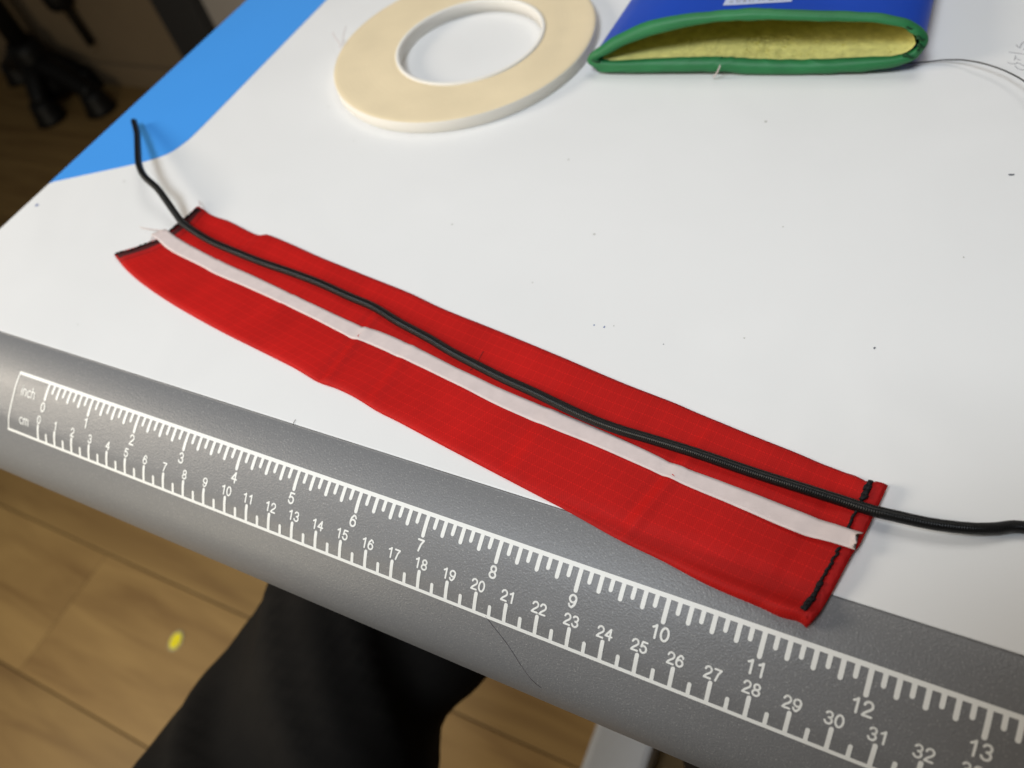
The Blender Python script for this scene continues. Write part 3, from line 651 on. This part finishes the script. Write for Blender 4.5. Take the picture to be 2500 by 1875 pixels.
def tube_back(name, ring, shrink, depth, m_, steps=26, rough_=0.):
    V, F = [], []
    for s in range(steps+1):
        t = s/steps; y_off = t*depth
        for i, p in enumerate(ring):
            cx = cen.x-.2; x = cx+(p.x-cx)*(1-.075*t)*shrink; zc = p.z
            hh = (1-.15*t-.6*max(0, t-.75)/.25)
            if zc > .6: zc = .6+(zc-.6)*hh*shrink
            if shrink > 0.995: zc = max(.02, zc)
            nz = rough_*noise.noise(Vector((x*5, y_off*5, zc*5)))
            lean = (p.y-21.75)
            V.append(W(x+nz, p.y+y_off-.2*t*(p.z), max(.02 if shrink > .995 else .1, zc+nz)))
    n = len(ring)
    for s in range(steps):
        for i in range(n): F.append((s*n+i, s*n+(i+1) % n, (s+1)*n+(i+1) % n, (s+1)*n+i))
    F.append(tuple(steps*n+i for i in range(n)))
    me = mesh(name, V, F); bm = bmesh.new(); bm.from_mesh(me); bmesh.ops.recalc_face_normals(bm, faces=bm.faces); bm.to_mesh(me); bm.free()
    return link(name, me, m_, pouch)
shell_ring = [m_.lerp(g, .50) for m_, g in zip(mid, go)]
lin_ring = [m_.lerp(g, .62) for m_, g in zip(mid, gi)]
tube_back('shell', shell_ring, 1.0, 21, M_bvinyl)
tube_back('lining', lin_ring, .994, 19, M_fleece, 60, .05)
# short fleece pile standing along the inner rim
V, F = [], []; rf = random.Random(5)
for k in range(1500):
    i = rf.randrange(NL); t = rf.random(); p = gi[i].lerp(gi[(i+1) % NL], t); inn = (cen-p); inn.y = 0; inn.normalize()
    dz = Vector((rf.uniform(-.12, .12), rf.uniform(0, 1.6), 0)); base = p+Vector((0, .12, 0))+dz*1.0-inn*.03
    tipv = base+inn*rf.uniform(.04, .15)+Vector((rf.uniform(-.05, .05), rf.uniform(-.08, .02), 0)); wv_ = Vector((.022, 0, .012))
    b0 = len(V); V += [W(*(base-wv_)), W(*(base+wv_)), W(*tipv)]; F.append((b0, b0+1, b0+2))
link('pile', mesh('pile', V, F, False), M_fleece, pouch, kind='stuff')
# thread bar-tack on the lower binding and a dark nick
thin_line('bar_tack', [(20.45, 21.42, .72), (20.40, 21.30, .55), (20.30, 21.30, .35), (20.16, 21.42, .12)], .03, M_fluff, pouch)
# printed label on the shell (its lower edge reaches into view)
def shell_z(x, y):
    t = (y-22.8)/21; return 2.42
V, F = [], []
lx0, lx1, ly0, ly1 = 20.05, 22.75, 23.12, 27.0
link('label_patch', None if False else mesh('label_patch', [W(lx0, ly0, 0), W(lx1, ly0, 0), W(lx1, ly1, 0), W(lx0, ly1, 0)], [(0, 1, 2, 3)], False), M_labelw, pouch)
LABEL = bpy.data.objects['label_patch']

# ------------------------------------------------------------ fine dark filament beside the pouch
fw = link('filament', tube('filament', catmull([Vector(p) for p in D['WIRE']]+[Vector((34.5, 21.0, .7)), Vector((35.5, 18.5, .5)), Vector((35.6, 15.5, .1))], 6), .031, 8), M_wire)
tagl(fw, 'thin dark wire arching out from under the pouch towards the right', 'wire')

# ------------------------------------------------------------ things on the floor
st = thing('paper_scrap', 'small bright yellow oval scrap with a pale rim lying on the wooden floor', 'scrap', W(-44, -4.1, -72))
def disc(rx, ry, z, rot): return [W(-44+rx*math.cos(a)*math.cos(rot)-ry*math.sin(a)*math.sin(rot), -4.1+rx*math.cos(a)*math.sin(rot)+ry*math.sin(a)*math.cos(rot), z+.05*math.sin(a)) for a in [2*math.pi*k/20 for k in range(20)]]
def disc_obj(name, rx, ry, z0, z1, m_):
    a, b_ = disc(rx, ry, z0, .2), disc(rx, ry, z1, .2); n = 20
    F = [tuple(range(n, 2*n)), tuple(range(n-1, -1, -1))]+[(k, (k+1) % n, n+(k+1) % n, n+k) for k in range(n)]
    link(name, mesh(name, a+b_, F, False), m_, st)
disc_obj('rim', .95, 1.35, -71.98, -71.9, M_rim); disc_obj('face', .75, 1.05, -71.9, -71.84, M_yel)
# dark stand on the floor by the wall
sd = thing('floor_stand', 'black stand with a slim post and splayed feet on the floor by the wall', 'stand', W(-178, 99, -72))
link('post', tube('post', [(-176, 100, -64), (-176, 100, -30), (-176, 100, 60)], 2.6, 14), M_black, sd)
link('hub', tube('hub', [(-176, 100, -69.5), (-176, 100, -67), (-176, 100, -62), (-176, 100, -58), (-176, 100, -56)], lambda f_, a: 5.5-1.6*f_, 16), M_black, sd)
for ax, ay in ((-199, 106), (-170.5, 91.5), (-157.5, 97.5), (-170, 112 if False else 106)):
    leg = link('leg', tube('leg', catmull([(-176, 100, -62), ((-176+ax)/2, (100+ay)/2, -63), (ax, ay, -67.5)], 6), lambda f_, a: 3.2-1.2*f_, 12), M_black, sd)
    link('rubber_foot', tube('rubber_foot', [(ax, ay, -66.5), (ax, ay, -68), (ax, ay, -71), (ax, ay, -71.95)], lambda f_, a: 2.6+1.6*f_, 14), M_black, leg)
rod = thing('hanging_cord', 'thin dark cord with a black bob hanging in front of the brown wall', 'cord', W(-162, 107, -56))
link('line', tube('line', [(-160, 107, -60), (-160.3, 107, -52), (-160.3, 107, 40)], 1.0, 8), M_plinth, rod)
link('bob', tube('bob', catmull([(-160.3, 106.5, -50.4), (-160.3, 106.5, -49.4), (-160.3, 106.5, -44), (-160.3, 106.5, -42)], 3), lambda f_, a: .3+3.2*math.sin(math.pi*min(1, f_+.02)), 14), M_black, rod)

# ------------------------------------------------------------ seated person: black trousers and shoes under the table
per_ = thing('person', 'person in loose black trousers seated with legs reaching under the table', 'person', W(18, -40, -72))
legs_ = []
for P in ([(14, -47, -24), (10.5, -38, -24.5), (6.6, -24, -25.0), (5.4, -12, -25.2), (5.6, -2, -25.2), (5.8, 6, -26), (3.9, 12.5, -31), (3.7, 15, -42), (3.5, 18, -54), (3.4, 21, -65)],
          [(21, -47, -24), (27, -38, -24.5), (30.5, -24, -25.0), (32, -12, -25.2), (32.8, -2, -25.2), (33.2, 6, -26), (33.6, 12.5, -31), (33.8, 15, -42), (34, 18, -54), (34, 21, -65)]):
    legs_.append(tube('t', catmull(P, 8), lambda f_, a: 9.6-2.7*min(1, f_*1.9)-1.2*max(0, (f_-.55)/.45), 28))
legs_.append(tube('t', catmull([(17.5, -46, -30), (17.5, -47, -22), (17.5, -49, -12), (17.5, -49, -6)], 6), lambda f_, a: 14.5*(1+.15*abs(math.cos(a)))-1.5*f_, 28))
bm = bmesh.new()
for m__ in legs_: bm.from_mesh(m__)
me = bpy.data.meshes.new('trousers'); bm.to_mesh(me); bm.free(); o = bpy.data.objects.new('sk', me); C.objects.link(o)
rmod = o.modifiers.new('r', 'REMESH'); rmod.mode = 'VOXEL'; rmod.voxel_size = .0075
smod = o.modifiers.new('s', 'SMOOTH'); smod.iterations = 8
dg = bpy.context.evaluated_depsgraph_get(); me2 = bpy.data.meshes.new_from_object(o.evaluated_get(dg)); bpy.data.objects.remove(o)
me2.name = 'trousers'; nrm = [v.normal.copy() for v in me2.vertices]
for v, nn in zip(me2.vertices, nrm):
    x, y_, z = v.co.x/S, v.co.y/S, v.co.z/S-TZ
    if z > -50:
        # cloth drawn into long slanting folds between hip and knee
        q = x*.55+y_*.42+3.2*noise.noise(Vector((x*.05, y_*.045, 2))); f0 = math.sin(q*1.0); f1 = math.sin(q*2.3+1.)
        a = (1.1*(abs(f0)**1.4*(1 if f0 > 0 else -1))+.75*max(0, f1)**2*max(0, nn.z))*max(0, min(1, (y_+40)/12))*max(0, min(1, (x+2.5)/4 if x < 20 else 1))
        a += .40*noise.noise(Vector((x*.16, y_*.11, z*.16)))+.10*noise.noise(Vector((x*.6, y_*.6, z*.6)))
        v.co += nn*a*S
me2.polygons.foreach_set('use_smooth', [True]*len(me2.polygons))
me2.materials.clear()
link('trousers', me2, M_trouser, per_)
def skin_mesh(name, P, E_, rr, lev=2):
    me = bpy.data.meshes.new(name); me.from_pydata([W(*v) for v in P], E_, []); o = bpy.data.objects.new('sk', me); C.objects.link(o)
    o.modifiers.new('skin', 'SKIN')
    for i, r in enumerate(rr): me.skin_vertices[0].data[i].radius = (r*S, r*S)
    me.skin_vertices[0].data[0].use_root = True
    o.modifiers.new('sub', 'SUBSURF').levels = lev
    dg = bpy.context.evaluated_depsgraph_get(); m2 = bpy.data.meshes.new_from_object(o.evaluated_get(dg)); bpy.data.objects.remove(o); m2.name = name
    m2.polygons.foreach_set('use_smooth', [True]*len(m2.polygons)); return m2
M_sweater = mat('brown_sweater', (.10, .07, .045), .9, .1, nvar=.1, nscale=80)  # unseen upper body and hand, built for their shade on the table
M_skin = mat('skin', (.45, .27, .19), .5, .4, nvar=.04, nscale=60)
link('sweater', skin_mesh('sweater', [(18, -49, -14), (19, -48, 6), (21, -44, 24), (4, -44, 24), (-2, -46, 2), (4, -30, -12), (39, -44, 24), (50, -38, 4), (45, -23, 11), (22, -42, 32)],
    [(0, 1), (1, 2), (2, 3), (3, 4), (4, 5), (2, 6), (6, 7), (7, 8), (2, 9)], [13, 13, 12, 6.5, 5.2, 3.8, 6.5, 5.2, 3.8, 6]), M_sweater, per_)
link('head', skin_mesh('head', [(22, -41, 34), (23, -38, 41), (24, -33, 47), (24.2, -31, 51)], [(0, 1), (1, 2), (2, 3)], [5.2, 6.5, 8.8, 8]), M_skin, per_)
for hx, ex, sg in ((40, 45, 1),):
    P = [(ex, -23, 10), (hx-sg*-2, -17.5, 15), (hx, -14, 18.5)]; E_ = [(0, 1), (1, 2)]; rr = [2.6, 2.5, 3.2]
    for f_, (dz, dy) in enumerate(((4.2, 1.0), (2.2, 1.6), (0., 1.8), (-2.0, 1.4))):
        b0 = len(P); P += [(hx-sg*2.4, -13+dy*.6, 18.5+dz*.8), (hx-sg*5.0, -11.2+dy*.4, 19+dz*.75), (hx-sg*6.6, -12.4, 19.3+dz*.7)]; E_ += [(2, b0), (b0, b0+1), (b0+1, b0+2)]; rr += [.95, .85, .75]
    b0 = len(P); P += [(hx-sg*1.5, -15.6, 20), (hx-sg*4.2, -15.9, 20.5)]; E_ += [(2, b0), (b0, b0+1)]; rr += [1.2, .95]
    link('hand', skin_mesh('hand', P, E_, rr), M_skin, per_)
# the phone this was taken with: out of view, added to shade the table
ph = bpy.data.objects.new('phone', None); C.objects.link(ph); ph['label'] = 'black phone held in one hand above the table'; ph['category'] = 'phone'
rm = Matrix(((R[0][0], -R[1][0], -R[2][0]), (R[0][1], -R[1][1], -R[2][1]), (R[0][2], -R[1][2], -R[2][2]))).to_4x4(); rm.translation = W(28.41378, -8.61462, 20.08665)
ph.matrix_world = rm
def pbox(name, x0, x1, y0, y1, z0, z1, bev, m_, sy=True):
    bm = bmesh.new(); bmesh.ops.create_cube(bm, size=1)
    for v in bm.verts: v.co = Vector(((x0+x1)/2+v.co.x*(x1-x0), (y0+y1)/2+v.co.y*(y1-y0), (z0+z1)/2+v.co.z*(z1-z0)))*S
    bmesh.ops.bevel(bm, geom=bm.edges[:], offset=bev*S, segments=3, affect='EDGES', profile=.5)
    me = bpy.data.meshes.new(name); bm.to_mesh(me); bm.free(); me.materials.append(m_)
    o = bpy.data.objects.new(name, me); C.objects.link(o); o.parent = ph
pbox('case', -5, 11.5, -5.5, 2.0, .9, 1.75, .38, M_black); pbox('screen', -4.7, 11.2, -5.2, 1.7, 1.755, 1.79, .012, mat('phone_glass', (.02, .02, .02), .1, .5))
for sx in (3.4, 34.0):
    V, F = [], []; n = 16; prf = [(-7, 3.2, 6.5), (-4, 4.0, 8.0), (0, 4.2, 8.5), (4, 4.3, 6.6), (9, 4.8, 5.0), (14, 4.6, 4.0), (18, 3.6, 3.2), (20.3, 1.4, 1.6)]
    for dy, hw, hh in prf:
        for k in range(n):
            a = 2*math.pi*k/n; V.append(W(sx+hw*math.cos(a), 21+dy, -71.95+max(0, hh/2+hh/2*math.sin(a))))
    for i in range(len(prf)-1):
        for k in range(n): F.append((i*n+k, i*n+(k+1) % n, (i+1)*n+(k+1) % n, (i+1)*n+k))
    F.append(tuple(range(n-1, -1, -1))); F.append(tuple((len(prf)-1)*n+k for k in range(n)))
    link('shoe', mesh('shoe', V, F), M_shoe, per_)

# the label patch is dropped onto the shell once everything exists
shell_o = bpy.data.objects['shell']
from mathutils.bvhtree import BVHTree
bvh = BVHTree.FromPolygons([v.co.copy() for v in shell_o.data.vertices], [tuple(p.vertices) for p in shell_o.data.polygons])
def drop(x, y, lift):
    h = bvh.ray_cast(W(x, y, 20), Vector((0, 0, -1)))[0]
    return Vector((h.x, h.y, h.z+lift*S)) if h else W(x, y, 2.4+lift)
V, F = [], []; nx, ny = 16, 16
for i in range(nx+1):
    for j in range(ny+1):
        x = lx0+(lx1-lx0)*i/nx; y_ = ly0+.50*(i/nx)**1.5+(ly1-ly0)*j/ny; V.append(drop(x, y_, .02))
for i in range(nx):
    for j in range(ny): a = i*(ny+1)+j; F.append((a, a+ny+1, a+ny+2, a+1))
LABEL.data = mesh('label_patch', V, F); LABEL.data.materials.append(M_labelw)
rt = random.Random(9)
V, F = [], []
for line in range(4):                       # rows of tiny grey print
    x = lx0+.25
    while x < lx1-.3:
        wd = rt.uniform(.05, .11); y0 = ly0+.16+line*.42+.50*((x-lx0)/(lx1-lx0))**1.5
        for (ax, ay, bx, by) in ((0, 0, 0, .2), (0, .2, wd, .2), (wd, .2, wd, .0), (0, .1, wd, .1)):
            if rt.random() < .3: continue
            p0 = drop(x+ax, y0+ay, .032); p1 = drop(x+bx, y0+by, .032); d = (p1-p0); nn = Vector((-d.y, d.x, 0)).normalized()*.00012
            b0 = len(V); V += [p0-nn, p0+nn, p1+nn, p1-nn]; F.append((b0, b0+1, b0+2, b0+3))
        x += wd+rt.uniform(.06, .14)
link('print', mesh('print', V, F, False), M_ink, LABEL, kind='stuff')
